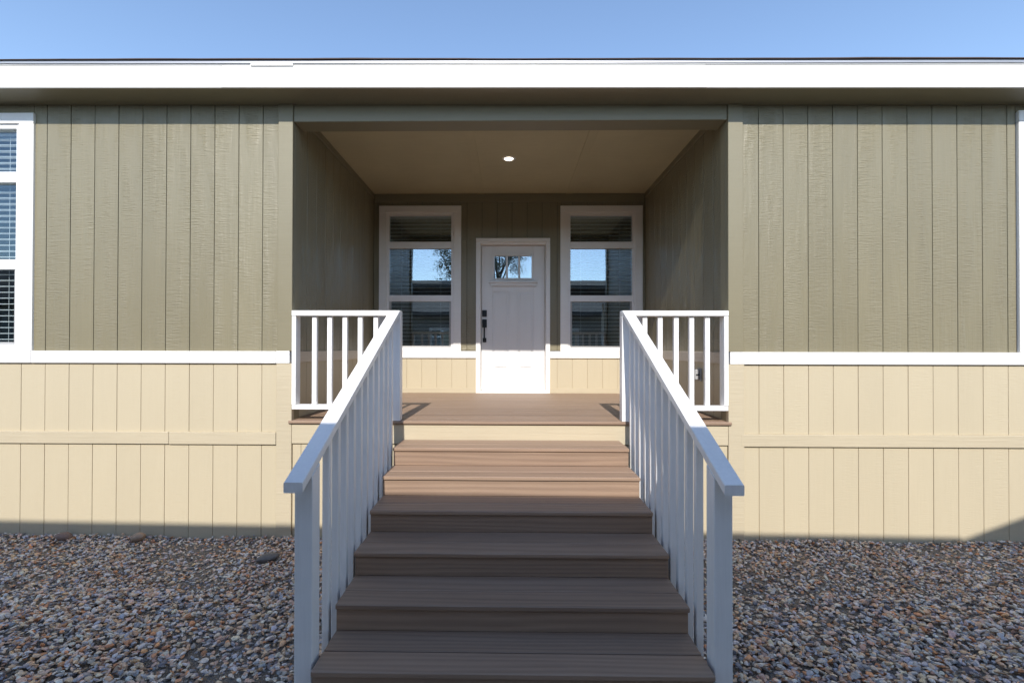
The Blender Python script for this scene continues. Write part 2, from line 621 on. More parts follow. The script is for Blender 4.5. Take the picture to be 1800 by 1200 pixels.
# rear wall of the porch
WIN_L = (-1.768, -0.648)
WIN_R = (0.699, 1.809)
DOOR = (-0.445, 0.560)
rg = [-2.0 + 0.2045 * k for k in range(22)]
xe = edges(WIN_L[1] - 0.02, WIN_R[0] + 0.02, rg)
siding_wall(house, xe, 3.075, 3.70, M['olive'], M['backing_olive'], RD)
siding_wall(house, edges(WIN_L[1] - 0.02, DOOR[0] + 0.02, rg), Z_BAND1, 3.075, M['olive'], M['backing_olive'], RD)
siding_wall(house, edges(DOOR[1] - 0.02, WIN_R[0] + 0.02, rg), Z_BAND1, 3.075, M['olive'], M['backing_olive'], RD)
siding_wall(house, edges(-REC, WIN_L[1] - 0.02, rg), 3.52, 3.70, M['olive'], M['backing_olive'], RD)
siding_wall(house, edges(WIN_R[0] + 0.02, REC, rg), 3.52, 3.70, M['olive'], M['backing_olive'], RD)
siding_wall(house, [-REC, WIN_L[0] + 0.02], Z_BAND1, 3.52, M['olive'], M['backing_olive'], RD)
siding_wall(house, [WIN_R[1] - 0.02, REC], Z_BAND1, 3.52, M['olive'], M['backing_olive'], RD)
siding_wall(house, edges(-REC, DOOR[0] + 0.02, rg), 0.99, Z_BAND0, M['tan'], M['backing_tan'], RD)
siding_wall(house, edges(DOOR[1] - 0.02, REC, rg), 0.99, Z_BAND0, M['tan'], M['backing_tan'], RD)
box('belly_band', -REC + 0.017, DOOR[0] - 0.001, RD - 0.02, RD + 0.01, Z_BAND0 - 0.004, 1.562, M['white'], house, 0.003)
box('belly_band', DOOR[1] + 0.001, REC - 0.017, RD - 0.02, RD + 0.01, Z_BAND0 - 0.004, 1.562, M['white'], house, 0.003)
box('wall_moulding', -REC + 0.015, REC - 0.015, RD - 0.014, RD - 0.002, 3.585, 3.697, M['olive_trim'], house, 0.003)
# strip of tan trim where the porch wall meets the deck
box('base_strip', -REC + 0.002, DOOR[0] - 0.001, RD - 0.008, RD - 0.001, 0.992, 1.06, M['tan_trim'], house, 0.002)
box('base_strip', DOOR[1] + 0.001, REC - 0.002, RD - 0.008, RD - 0.001, 0.992, 1.06, M['tan_trim'], house, 0.002)

# beam over the opening, porch ceiling
box('beam', -1.823, 1.823, -0.004, 0.176, 3.512, 3.69, M['olive_trim'], house, 0.004)
for a, b in ((-REC - 0.05, -0.388), (-0.385, 0.783), (0.786, REC + 0.05)):
    box('ceiling_panel', a, b, 0.05, RD + 0.05, 3.70, 3.72, M['olive_ceiling'], house, 0.002)
box('ceiling_batten', -0.434, -0.340, 0.178, RD - 0.016, 3.692, 3.6995, M['olive_ceiling'], house, 0.0015)
box('ceiling_batten', 0.775, 0.868, 0.178, RD - 0.016, 3.692, 3.6995, M['olive_ceiling'], house, 0.0015)
box('ceiling_void', -REC - 0.1, REC + 0.1, 0.02, RD + 0.1, 3.7205, 3.76, M['gap'], house, 0.0)


# windows
def slat_mesh(w):
    n, d = 4, 0.05
    top, bot = [], []
    for i in range(n + 1):
        t = i / n - 0.5
        top.append((t * d, 0.0035 * (1 - 4 * t * t) + 0.0013))
    for i in range(n, -1, -1):
        t = i / n - 0.5
        bot.append((t * d, 0.0035 * (1 - 4 * t * t) - 0.0013))
    return MB().prism(top + bot, 'x', -w / 2, w / 2).mesh('blind_slat')


def window(x0, x1, yw, zt, zb, casing_top=0.092, casing_side=0.105, glass=None):
    glass = glass or M['glass']
    """white cased window: fixed light over two, blinds behind; yw = face of the wall, zb = foot of the casing (top of band)"""
    w = MB()
    cy0, cy1 = yw - 0.019, yw + 0.012
    # the casing boards are the window part itself
    w.box(x0, x0 + casing_side, cy0, cy1, zb, zt - casing_top - 0.001, 0.003)
    w.box(x1 - casing_side, x1, cy0, cy1, zb, zt - casing_top - 0.001, 0.003)
    w.box(x0, x1, cy0 - 0.002, cy1, zt - casing_top, zt, 0.003)
    win = w.build('window', M['white'], house)
    h = (zt - casing_top) - zb
    fx0, fx1 = x0 + casing_side, x1 - casing_side
    zs = [1.0, 0.9835, 0.790, 0.742, 0.402, 0.358, 0.034, 0.0]
    zz = [zb + h * t for t in zs]
    f0, f1 = yw - 0.006, yw + 0.055
    fr = MB()
    t = 0.032
    fr.box(fx0, fx0 + t, f0, f1, zb, zz[0], 0.003)
    fr.box(fx1 - t, fx1, f0, f1, zb, zz[0], 0.003)
    fr.box(fx0 + t, fx1 - t, f0 + 0.001, f1, zz[1] - 0.008, zz[0], 0.003)
    fr.box(fx0 + t, fx1 - t, f0 + 0.003, f1, zz[3], zz[2], 0.003)
    fr.box(fx0 + t, fx1 - t, f0 + 0.008, f1, zz[5], zz[4], 0.003)
    fr.box(fx0 + t, fx1 - t, f0 + 0.001, f1, zz[7], zz[6] - 0.014, 0.003)
    fr.build('window_frame', M['vinyl'], win)
    sa = MB()                                   # the lower, sliding sash has a slim frame of its own
    s0, s1 = fx0 + t, fx1 - t
    sa.box(s0 + 0.001, s0 + 0.024, f0 + 0.016, f1 - 0.01, zz[6] - 0.0135, zz[5] - 0.0005, 0.002)
    sa.box(s1 - 0.024, s1 - 0.001, f0 + 0.016, f1 - 0.01, zz[6] - 0.0135, zz[5] - 0.0005, 0.002)
    sa.box(s0 + 0.024, s1 - 0.024, f0 + 0.016, f1 - 0.01, zz[6] - 0.0135, zz[6] + 0.006, 0.002)
    sa.build('sash', M['grey_plastic'], win)
    for a, b in ((zz[2], zz[1] - 0.008), (zz[4], zz[3]), (zz[6] + 0.006, zz[5])):
        MB().box(s0 + 0.0005, s1 - 0.0005, yw + 0.030, yw + 0.036, a + 0.0005, b - 0.0005, 0.0).build('pane', glass, win)
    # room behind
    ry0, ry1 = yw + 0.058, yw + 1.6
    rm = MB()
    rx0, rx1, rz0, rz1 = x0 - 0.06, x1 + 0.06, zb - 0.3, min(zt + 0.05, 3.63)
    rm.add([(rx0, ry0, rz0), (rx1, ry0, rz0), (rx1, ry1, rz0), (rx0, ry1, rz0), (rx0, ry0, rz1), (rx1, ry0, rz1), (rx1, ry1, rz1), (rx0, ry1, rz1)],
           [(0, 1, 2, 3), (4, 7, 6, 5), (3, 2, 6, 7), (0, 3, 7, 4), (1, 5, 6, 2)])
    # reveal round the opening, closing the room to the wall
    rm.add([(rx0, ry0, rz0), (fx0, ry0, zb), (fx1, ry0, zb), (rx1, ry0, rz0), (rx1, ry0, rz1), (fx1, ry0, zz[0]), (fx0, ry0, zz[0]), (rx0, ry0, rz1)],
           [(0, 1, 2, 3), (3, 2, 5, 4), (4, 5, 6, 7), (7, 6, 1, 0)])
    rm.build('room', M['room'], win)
    # blinds
    by = yw + 0.105
    sw = s1 - s0 + 0.03
    MB().box(s0 - 0.015, s1 + 0.015, by - 0.03, by + 0.03, zz[0] - 0.06, zz[0] - 0.005, 0.003).build('blind_headrail', M['blind'], win)
    sm = slat_mesh(sw)
    z = zz[0] - 0.085
    while z > zb + 0.055:
        o = link('blind_slat', sm, M['blind'], win)
        o.location = ((s0 + s1) / 2, by, z)
        o.rotation_euler = (R(random.uniform(-2.0, 3.5)), R(random.uniform(-0.12, 0.12)), 0)
        z -= 0.0515
    MB().box(s0 - 0.012, s1 + 0.012, by - 0.026, by + 0.026, zb + 0.028, zb + 0.045, 0.003).build('blind_bottom_rail', M['blind'], win)
    cords = MB()
    for fx in (0.18, 0.82):
        cx = s0 + (s1 - s0) * fx
        cords.box(cx - 0.0012, cx + 0.0012, by - 0.028, by - 0.0265, zb + 0.04, zz[0] - 0.06, 0.0)
    cords.build('blind_cord', M['blind'], win)
    return win


window(WIN_L[0], WIN_L[1], RD, 3.536, 1.564)
window(WIN_R[0], WIN_R[1], RD, 3.532, 1.564)
window(-5.165, -4.045, 0.0, 3.595, 1.574, 0.09, 0.128, M['front_glass'])
window(4.208, 5.328, 0.0, 3.570, 1.574, 0.09, 0.128, M['front_glass'])
# wall above the two front windows
box('wall', -5.345, -4.06, 0.0, 0.05, 3.58, 3.70, M['olive'], house, 0.0)
box('wall', 4.2, 5.345, 0.0, 0.05, 3.56, 3.70, M['olive'], house, 0.0)
box('wall', -5.345, -5.15, 0.0, 0.05, Z_BAND1, 3.58, M['olive'], house, 0.0)
box('wall', 5.315, 5.345, 0.0, 0.05, Z_BAND1, 3.56, M['olive'], house, 0.0)

# front door
DY = RD + 0.095                        # face of the slab
D0, D1 = -0.379, 0.499
slab = MB()
slab.box(D0 + 0.003, D1 - 0.003, DY + 0.012, DY + 0.045, 1.045, 2.53, 0.0)
GX0, GX1, GZ0, GZ1 = -0.224, 0.340, 2.542, 2.900       # lite frame outer
door = slab.build('front_door', M['door'], house)
PX = [(-0.222, 0.000), (0.128, 0.338)]
PZ0, PZ1 = 1.315, 2.385
st = MB()
st.box(D0 + 0.003, PX[0][0], DY, DY + 0.0115, 1.045, 3.015, 0.002)
st.box(PX[1][1], D1 - 0.003, DY, DY + 0.0115, 1.045, 3.015, 0.002)
st.box(PX[0][1], PX[1][0], DY, DY + 0.0115, PZ0, PZ1, 0.002)
st.box(PX[0][0], PX[1][1], DY, DY + 0.0115, 1.045, PZ0, 0.0)
st.box(PX[0][0], PX[1][1], DY, DY + 0.0115, PZ1, GZ0, 0.0)
st.box(PX[0][0], PX[1][1], DY, DY + 0.0115, GZ1, 3.015, 0.0)
st.build('door_face', M['door'], door)
for a, b in PX:
    MB().box(a + 0.028, b - 0.028, DY + 0.0035, DY + 0.0118, PZ0 + 0.03, PZ1 - 0.03, 0.007).build('door_panel', M['door'], door)
lf = MB()
lf.box(GX0, GX0 + 0.026, DY - 0.010, DY + 0.04, GZ0, GZ1, 0.004)
lf.box(GX1 - 0.026, GX1, DY - 0.010, DY + 0.04, GZ0, GZ1, 0.004)
lf.box(GX0 + 0.026, GX1 - 0.026, DY - 0.010, DY + 0.04, GZ1 - 0.028, GZ1, 0.004)
lf.box(GX0 + 0.026, GX1 - 0.026, DY - 0.010, DY + 0.04, GZ0, GZ0 + 0.026, 0.004)
ix0, ix1 = GX0 + 0.026, GX1 - 0.026
third = (ix1 - ix0) / 3
for k in (1, 2):
    xm = ix0 + third * k
    lf.box(xm - 0.013, xm + 0.013, DY - 0.006, DY + 0.038, GZ0 + 0.026, GZ1 - 0.028, 0.003)
lf.build('lite_frame', M['door'], door)
for k in range(3):
    a = ix0 + third * k + (0.013 if k else 0)
    b = ix0 + third * (k + 1) - (0.013 if k < 2 else 0)
    o = MB().box(-(b - a) / 2, (b - a) / 2, -0.003, 0.003, GZ0 + 0.026, GZ1 - 0.028, 0.0).build('pane', M['glass'], door)
    o.location = ((a + b) / 2, DY + 0.014, 0)
    o.rotation_euler = (0, 0, R(-3.2))      # the lites sit at a slight twist in their frame
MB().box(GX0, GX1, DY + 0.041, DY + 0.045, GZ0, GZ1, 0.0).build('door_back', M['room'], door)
sh = MB()
sh.box(-0.268, 0.392, DY - 0.052, DY - 0.0005, 2.497, 2.520, 0.004)
sh.box(-0.255, 0.379, DY - 0.030, DY - 0.0005, 2.464, 2.4965, 0.004)
for k in range(21):
    xk = -0.245 + k * 0.0305
    sh.box(xk, xk + 0.015, DY - 0.026, DY - 0.0005, 2.446, 2.4635, 0.001)
sh.build('door_shelf', M['door'], door)
lk = MB()
lk.box(-0.366, -0.302, DY - 0.022, DY - 0.0005, 2.035, 2.122, 0.004)
lk.box(-0.352, -0.316, DY - 0.030, DY - 0.0225, 2.060, 2.097, 0.003)
lk.build('deadbolt', M['black'], door)
hd = MB()
hd.box(-0.366, -0.302, DY - 0.018, DY - 0.0005, 1.885, 1.998, 0.004)
hd.box(-0.357, -0.309, DY - 0.018, DY - 0.0005, 1.682, 1.742, 0.004)
hd.box(-0.344, -0.324, DY - 0.060, DY - 0.046, 1.70, 1.93, 0.004)
hd.box(-0.344, -0.324, DY - 0.047, DY - 0.017, 1.915, 1.930, 0.003)
hd.box(-0.344, -0.324, DY - 0.047, DY - 0.017, 1.700, 1.715, 0.003)
hd.build('door_handle', M['black'], door)
df = MB()
df.box(DOOR[0], DOOR[0] + 0.060, RD - 0.022, RD + 0.012, 0.992, 3.093 - 0.052, 0.003)
df.box(DOOR[1] - 0.060, DOOR[1], RD - 0.022, RD + 0.012, 0.992, 3.093 - 0.052, 0.003)
df.box(DOOR[0], DOOR[1], RD - 0.023, RD + 0.012, 3.093 - 0.051, 3.093, 0.003)
df.box(D0 - 0.025, D0 - 0.001, RD + 0.0125, DY + 0.05, 1.02, 3.018, 0.002)
df.box(D1 + 0.001, D1 + 0.025, RD + 0.0125, DY + 0.05, 1.02, 3.018, 0.002)
df.box(D0 - 0.025, D1 + 0.025, RD + 0.0125, DY + 0.05, 3.0185, 3.06, 0.002)
df.build('door_frame', M['white'], door)
MB().box(D0 - 0.02, D1 + 0.02, RD - 0.03, DY + 0.05, 0.991, 1.0195, 0.004).build('threshold', M['vinyl'], door)
MB().box(D0 + 0.004, D1 - 0.004, DY - 0.008, DY + 0.012, 1.023, 1.044, 0.003).build('door_sweep', M['vinyl'], door)
box('wall', DOOR[0] - 0.1, DOOR[1] + 0.1, DY + 0.051, DY + 0.09, 0.9, 3.15, M['gap'], house, 0.0)

# porch deck: boards across the porch, rim board and skirting below it
DECK = 0.992
dk = box('porch_deck', -REC - 0.02, REC + 0.02, 0.01, RD + 0.05, 0.90, 0.964, M['gap'], house, 0.0)
y = -0.032
first = True
while y < RD - 0.03:
    y1 = min(y + 0.1385, RD - 0.003)
    hw = 1.842 if first else REC - 0.003
    if first:
        box('deck_board', -1.846, 1.846, y, -0.0175, 0.966, DECK, M['deck'], dk, 0.004)
        box('deck_board', -1.8225, 1.8225, -0.0172, y1, 0.966, DECK, M['deck'], dk, 0.002)
    else:
        box('deck_board', -hw, hw, y, y1, 0.966, DECK + jit(0.0004), M['deck'], dk, 0.003)
    first = False
    y = y1 + 0.004
box('rim_board', -1.8235, 1.8235, -0.014, 0.02, 0.797, 0.962, M['tan_trim'], house, 0.003)
uw = siding_wall(house, edges(-1.8235, 1.8235, [-1.75 + 0.2045 * k for k in range(20)]), -0.03, 0.790, M['tan'], M['backing_tan'], 0.0)

# ------------------------------------------------------------------ porch light, outlet
lt = thing('ceiling_light', 'small round recessed light glowing in the porch ceiling', 'light', (-0.002, 1.21, 3.70))
MB().lathe([(0.050, -0.003), (0.054, -0.007), (0.066, -0.006), (0.074, -0.0005)], 0, 0).build('trim_ring', M['vinyl'], lt)
MB().lathe([(0.0001, -0.0065), (0.03, -0.006), (0.0505, -0.003)], 0, 0).build('lens', M['lens'], lt)

ob = thing('outlet_box', 'small grey weatherproof outlet box low on the right porch wall behind the railing', 'outlet', (REC, 0.60, 1.35))
MB().box(-0.012, -0.0005, -0.045, 0.045, -0.062, 0.062, 0.004).build('back_plate', M['grey_plastic'], ob)
cv = MB().box(-0.060, -0.0125, -0.038, 0.038, -0.052, 0.052, 0.010)
cv.build('cover', M['grey_plastic'], ob)
MB().box(-0.052, -0.020, -0.044, -0.0385, -0.006, 0.006, 0.002).build('hinge', M['black'], ob)

# ------------------------------------------------------------------ steps
steps = thing('porch_steps', 'brown composite board steps climbing from the gravel to the porch deck', 'steps', (0.016, -0.9, 0))
inv = -Vector(steps.location)
TW = 0.905
noses = [(-0.333 - 0.289 * k, 0.836 - 0.1378 * k) for k in range(6)]


def sbox(name, x0, x1, y0, y1, z0, z1, mat, parent, c=0.003):
    mb = MB().box(x0, x1, y0 + 0.9, y1 + 0.9, z0, z1, c)
    return mb.build(name, mat, parent)


prev_y = -0.032
for k, (ny, nz) in enumerate(noses):
    back = prev_y + 0.012
    sbox('tread_board', -TW + jit(0.002), TW + jit(0.002), ny, ny + 0.141, nz - 0.026, nz, M['deck'], steps, 0.004)
    sbox('tread_board', -TW + jit(0.002), TW + jit(0.002), ny + 0.1485, back, nz - 0.026, nz - 0.0008, M['deck'], steps, 0.003)
    lo = noses[k + 1][1] + 0.001 if k < 5 else -0.02
    sbox('riser_board', -TW + 0.003, TW - 0.003, ny + 0.013, ny + 0.031, lo, nz - 0.0275, M['deck'], steps, 0.002)
    prev_y = ny + 0.020
for x in (-0.907, -0.02, 0.87):
    poly = [(0.9 - 0.03, 0.70), (0.9 - 0.03, 0.40), (0.9 - 1.05, -0.03), (0.9 - 1.70, -0.03), (0.9 - 1.70, 0.03), (0.9 - 0.10, 0.775)]
    poly = [(0.9 - 0.035, 0.76), (0.9 - 0.035, 0.42), (0.9 - 0.98, -0.03), (0.9 - 1.72, -0.03), (0.9 - 1.72, -0.005), (0.9 - 0.10, 0.765)]
    MB().prism(poly, 'x', x, x + 0.037).build('stringer', M['gap'], steps)

# ------------------------------------------------------------------ railings
HX0, HX1 = 0.910, 0.996        # handrail across
Y_TOP, Z_TOP = -0.032, 1.914
Y_END, Z_END = -1.815, 1.005
SL = (Z_TOP - Z_END) / (Y_TOP - Y_END)
RT = 0.047                     # vertical thickness of the cap


def rail_z(y):
    return Z_TOP + (y - Y_TOP) * SL


for s, side in ((-1, 'left'), (1, 'right')):
    off = 0.034 if s > 0 else 0.0
    base = Vector((s * 0.953 + off, -0.9, 0))
    rl = thing('stair_railing', 'white sloping railing along the %s side of the porch steps' % side, 'railing', base,
               'sloping railings beside the steps')

    def px(a, b):
        return sorted((s * a + off - base.x, s * b + off - base.x))
    a, b = px(HX0, HX1)
    # cap: bevelled section swept along the slope
    ce = 0.004
    secs = []
    for y in (Y_END, Y_TOP):
        z = rail_z(y)
        secs.append([(a + ce, y, z), (b - ce, y, z), (b, y, z - ce), (b, y, z - RT + ce), (b - ce, y, z - RT), (a + ce, y, z - RT), (a, y, z - RT + ce), (a, y, z - ce)])
    vs_ = [(p[0], p[1] + 0.9, p[2]) for q in secs for p in q]
    fs = [[i, 8 + i, 8 + (i + 1) % 8, (i + 1) % 8] for i in range(8)] + [list(range(8)), list(range(8, 16))[::-1]]
    MB().add(vs_, fs).build('handrail', M['white_rail'], rl)

    def upright(name, x0, x1, y0, y1, zb, mat=M['white_rail']):
        a_, b_ = px(x0, x1)
        t0, t1 = rail_z(y0) - RT - 0.0005, rail_z(y1) - RT - 0.0005
        c = 0.003
        v_, f_ = [], []
        ring = [(a_ + c, y0), (b_ - c, y0), (b_, y0 + c), (b_, y1 - c), (b_ - c, y1), (a_ + c, y1), (a_, y1 - c), (a_, y0 + c)]
        for (x, y) in ring:
            v_.append((x, y + 0.9, zb))
        for (x, y) in ring:
            v_.append((x, y + 0.9, t0 + (y - y0) * SL))
        f_ = [[i, (i + 1) % 8, 8 + (i + 1) % 8, 8 + i] for i in range(8)] + [list(range(8))[::-1], list(range(8, 16))]
        return MB().add(v_, f_).build(name, mat, rl)
    upright('post', 0.907, 0.990, -1.722, -1.637, -0.03)
    for k in range(11):
        y0 = -1.470 + 0.1262 * k
        zb = max(0.836 + (y0 + 0.333) * 0.4768 - 0.34, -0.02)
        upright('baluster', 0.929 + jit(0.001), 0.966 + jit(0.001), y0, y0 + 0.037, zb)

    # level railing on the deck
    dx = s * 1.37
    dr = thing('deck_railing', 'short level white railing between the %s porch corner and the top of the steps' % side, 'railing',
               (dx, 0, DECK), 'level railings on the porch deck')

    def dbox(name, x0, x1, y0, y1, z0, z1, c=0.003):
        a_, b_ = sorted((s * x0 - dx, s * x1 - dx))
        return MB().box(a_, b_, y0, y1, z0 - DECK, z1 - DECK, c).build(name, M['white_rail'], dr)
    dbox('top_rail', 0.909 + off, 1.822, -0.0315, 0.058, 1.869, 1.914, 0.004)
    dbox('bottom_rail', 0.991 + off, 1.8215, -0.022, 0.045, 1.084, 1.124, 0.003)
    dbox('post', 0.907 + off, 0.990 + off, -0.029, 0.055, 0.993, 1.8685, 0.003)
    dbox('post', 1.786, 1.8215, -0.027, 0.062, 1.1245, 1.8685, 0.003)
    for k in range(5):
        x1 = 1.660 + off * 0.5 - 0.1302 * k + jit(0.002)
        dbox('baluster', x1 - 0.039, x1, -0.008, 0.030, 1.1245, 1.8685, 0.003)

# ------------------------------------------------------------------ gravel
def ico(sub):
    import bmesh
    bm = bmesh.new()
    bmesh.ops.create_icosphere(bm, subdivisions=sub, radius=1.0)
    v = np.array([p.co[:] for p in bm.verts])
    f = np.array([[p.index for p in q.verts] for q in bm.faces])
    bm.free()
    return v, f


PALETTE = np.array([(.20, .215, .26), (.27, .28, .31), (.36, .355, .36), (.47, .46, .45), (.54, .43, .32), (.43, .32, .23),
                    (.40, .20, .105), (.66, .60, .51), (.46, .33, .28), (.085, .085, .10), (.70, .67, .63), (.54, .37, .23), (.26, .17, .125)])
PROB = np.array([.13, .12, .12, .10, .10, .09, .055, .08, .08, .06, .045, .035, .07])
PROB = PROB / PROB.sum()


def cube_ball():
    pts, idx, fs = [], {}, []
    def vid(p):
        if p not in idx:
            idx[p] = len(pts)
            q = np.array(p, float)
            pts.append(q / np.linalg.norm(q))
        return idx[p]
    for ax in range(3):
        for sd in (-1, 1):
            for i in (-1, 0):
                for j in (-1, 0):
                    q = []
                    for (u, w) in ((i, j), (i + 1, j), (i + 1, j + 1), (i, j + 1)):
                        p = [0, 0, 0]
                        p[ax], p[(ax + 1) % 3], p[(ax + 2) % 3] = sd, u, w
                        q.append(vid(tuple(p)))
                    if sd < 0:
                        q = q[::-1]
                    fs += [(q[0], q[1], q[2]), (q[0], q[2], q[3])]
    return np.array(pts), np.array(fs)


def pebble_batch(n, sub, region, seed, smin, smax):
    """n flattened stones scattered in region -> verts, tris, colours"""
    g = np.random.default_rng(seed)
    bv, bf = cube_ball() if sub == 2 else ico(sub)
    shapes = []
    for k in range(12):
        d = bv.copy()
        for _ in range(6):                     # cut flats into the ball
            nn = g.normal(size=3)
            nn /= np.linalg.norm(nn)
            lim = g.uniform(0.35, 0.75)
            t = d @ nn
            d -= np.outer(np.clip(t - lim, 0, None), nn) * 0.9
        d *= 1 + g.normal(size=(len(d), 1)) * 0.05
        shapes.append(d)
    shapes = np.array(shapes)
    x = g.uniform(region[0], region[1], n)
    y = g.uniform(region[2], region[3], n)
    keep = ~((np.abs(x) < 0.84) & (y > -1.72))
    x, y = x[keep], y[keep]
    n = len(x)
    L = smin + (smax - smin) * g.beta(1.6, 3.0, n)
    a = L / 2
    b = a * g.uniform(0.48, 0.86, n)
    c = a * g.uniform(0.24, 0.52, n)
    layer = g.uniform(0, 1, n)
    z = -0.020 + layer * 0.030 + c * 0.3
    z += 0.010 * np.sin(2.1 * x + 0.7) * np.cos(2.7 * y + x) + 0.006 * np.sin(5.3 * x + 4.1 * y)
    z += np.clip(0.12 + y, 0, 1) * 0.12        # banked a little against the wall
    y = np.minimum(y, -a * 0.9 - 0.004)
    rz = g.uniform(0, 2 * np.pi, n)
    tx = g.normal(0, 0.42, n) - 0.10
    ty = g.normal(0, 0.32, n)
    cz, sz, cx, sx, cy, sy = np.cos(rz), np.sin(rz), np.cos(tx), np.sin(tx), np.cos(ty), np.sin(ty)
    v = shapes[g.integers(0, 12, n)] * np.stack([a, b, c], 1)[:, None, :]
    X, Y, Z = v[..., 0], v[..., 1], v[..., 2]
    X, Y = X * cz[:, None] - Y * sz[:, None], X * sz[:, None] + Y * cz[:, None]
    Y, Z = Y * cx[:, None] - Z * sx[:, None], Y * sx[:, None] + Z * cx[:, None]
    X, Z = X * cy[:, None] + Z * sy[:, None], -X * sy[:, None] + Z * cy[:, None]
    P = np.stack([X + x[:, None], Y + y[:, None], Z + z[:, None]], -1).reshape(-1, 3)
    F = (bf[None] + (np.arange(n) * len(bv))[:, None, None]).reshape(-1, 3)
    base = PALETTE[g.choice(len(PALETTE), n, p=PROB)] * g.uniform(0.62, 1.55, (n, 1)) * (1 + g.normal(0, 0.025, (n, 3))) * np.array([1.72, 1.56, 1.40])
    base = base * np.minimum(1.0, 0.80 / base.max(1, keepdims=True))
    C = np.repeat(base, len(bv), 0)
    return P, F, C


def tri_mesh(name, parts):
    off, Ps, Fs, Cs = 0, [], [], []
    for P, F, C in parts:
        Ps.append(P)
        Fs.append(F + off)
        Cs.append(C)
        off += len(P)
    P, F, C = np.concatenate(Ps), np.concatenate(Fs), np.concatenate(Cs)
    me = bpy.data.meshes.new(name)
    me.vertices.add(len(P))
    me.vertices.foreach_set('co', P.astype(np.float32).ravel())
    me.loops.add(len(F) * 3)
    me.loops.foreach_set('vertex_index', F.astype(np.int32).ravel())
    me.polygons.add(len(F))
    me.polygons.foreach_set('loop_start', (np.arange(len(F)) * 3).astype(np.int32))
    me.polygons.foreach_set('loop_total', np.full(len(F), 3, np.int32))
    me.polygons.foreach_set('use_smooth', np.zeros(len(F), bool))
    at = me.attributes.new('stone_color', 'FLOAT_COLOR', 'POINT')
    at.data.foreach_set('color', np.concatenate([np.clip(C, 0.02, 0.78), np.ones((len(C), 1))], 1).astype(np.float32).ravel())
    me.update()
    me.validate()
    return me


pm, pnt, pb = new_mat('pebble')
at = pnt.nodes.new('ShaderNodeAttribute')
at.attribute_name = 'stone_color'
pv = noise(pnt, (70, 70, 160), 1.0, 4.0, 0.65)
pnt.links.new(scale_color(pnt, at.outputs['Color'], remap(pnt, pv, 0.3, 0.7, 0.72, 1.22)), pb.inputs['Base Color'])
bump(pnt, pb, noise(pnt, (160, 160, 220), 1.0, 3.0, 0.6), 0.002)
pb.inputs['Roughness'].default_value = 0.55

near = pebble_batch(31000, 2, (-4.2, 4.2, -1.95, -0.85), 1, 0.022, 0.062)
far = pebble_batch(31000, 1, (-4.8, 4.8, -0.9, 0.0), 5, 0.022, 0.056)
front = pebble_batch(17000, 1, (-4.75, 4.75, -4.6, -1.9), 2, 0.028, 0.066)
edge_l = pebble_batch(1900, 1, (-4.9, -4.2, -1.95, -0.85), 6, 0.026, 0.066)
edge_r = pebble_batch(1900, 1, (4.2, 4.9, -1.95, -0.85), 7, 0.026, 0.066)
sides = pebble_batch(5500, 1, (-6.6, -4.75, -3.4, 0.0), 3, 0.028, 0.066)
sides2 = pebble_batch(5500, 1, (4.75, 6.6, -3.4, 0.0), 4, 0.028, 0.066)
link('gravel', tri_mesh('gravel', [near, far, front, edge_l, edge_r, sides, sides2]), pm, None, 'stuff')


def boulder(name, loc, size, rot, base, label, seed):
    g = np.random.default_rng(seed)
    v, f = ico(3)
    for _ in range(4):
        nn = g.normal(size=3)
        nn /= np.linalg.norm(nn)
        t = v @ nn
        v = v - np.outer(np.clip(t - 0.8, 0, None), nn) * 0.8
    v = v * np.array(size) / 2
    me = bpy.data.meshes.new(name)
    me.from_pydata(v.tolist(), [], f.tolist())
    me.polygons.foreach_set('use_smooth', [True] * len(f))
    mt, nt, b = new_mat(name + '_surface')
    n = noise(nt, (25, 25, 40), 1.0, 5.0, 0.65)
    nt.links.new(scale_color(nt, base, remap(nt, n, 0.3, 0.7, 0.75, 1.2)), b.inputs['Base Color'])
    bump(nt, b, n, 0.004)
    b.inputs['Roughness'].default_value = 0.7
    o = link(name, me, mt)
    o.location = loc
    o.rotation_euler = rot
    return tag(o, label, 'stone')


boulder('stone', (-1.80, -0.42, 0.030), (0.175, 0.10, 0.06), (R(6), R(-9), R(18)), (0.14, 0.13, 0.12), 'long dark grey smooth stone lying on the gravel left of the steps', 21)
boulder('stone', (-3.70, -0.075, 0.030), (0.125, 0.09, 0.075), (0, R(8), R(10)), (0.22, 0.15, 0.12), 'dark reddish brown stone against the wall foot at far left', 22)
boulder('stone', (-3.06, -0.085, 0.034), (0.125, 0.09, 0.075), (0, R(-14), R(-10)), (0.34, 0.24, 0.17), 'light brown rounded stone against the wall foot, nearer the steps', 23)

# ------------------------------------------------------------------ what stands, or is added, behind the camera: its shade and its mirror image show
cp = thing('added_canopy', 'open canopy on slim white posts, added out of view for its shade and the light beneath it, mirrored in the porch windows', 'added_canopy', (0, -5.7, 0))  # made-up open roof: edge follows the cast shadow, open sides let light in


def cpx(name, x0, x1, y0, y1, z0, z1, mat, c=0.003, parent=cp):
    return MB().box(x0, x1, y0 + 5.7, y1 + 5.7, z0, z1, c).build(name, mat, parent)


EY, EB = -4.25, -8.0            # front and back edge of the roof sheet
XL, XG, XR = -7.5, 3.55, 9.0


def edge_z(x):
    return 0.132 - 0.0105 * (x + 4.3) + 0.78 * 4.25


def sheet(name, pts, thick, mat):
    """roof sheet through (x, z) points, drawn from the front edge to the back edge"""
    top = [(x, z) for x, z in pts]
    bot = [(x, z - thick) for x, z in pts[::-1]]
    return MB().prism(top + bot, 'y', EB + 5.7, EY + 5.7).build(name, mat, cp)


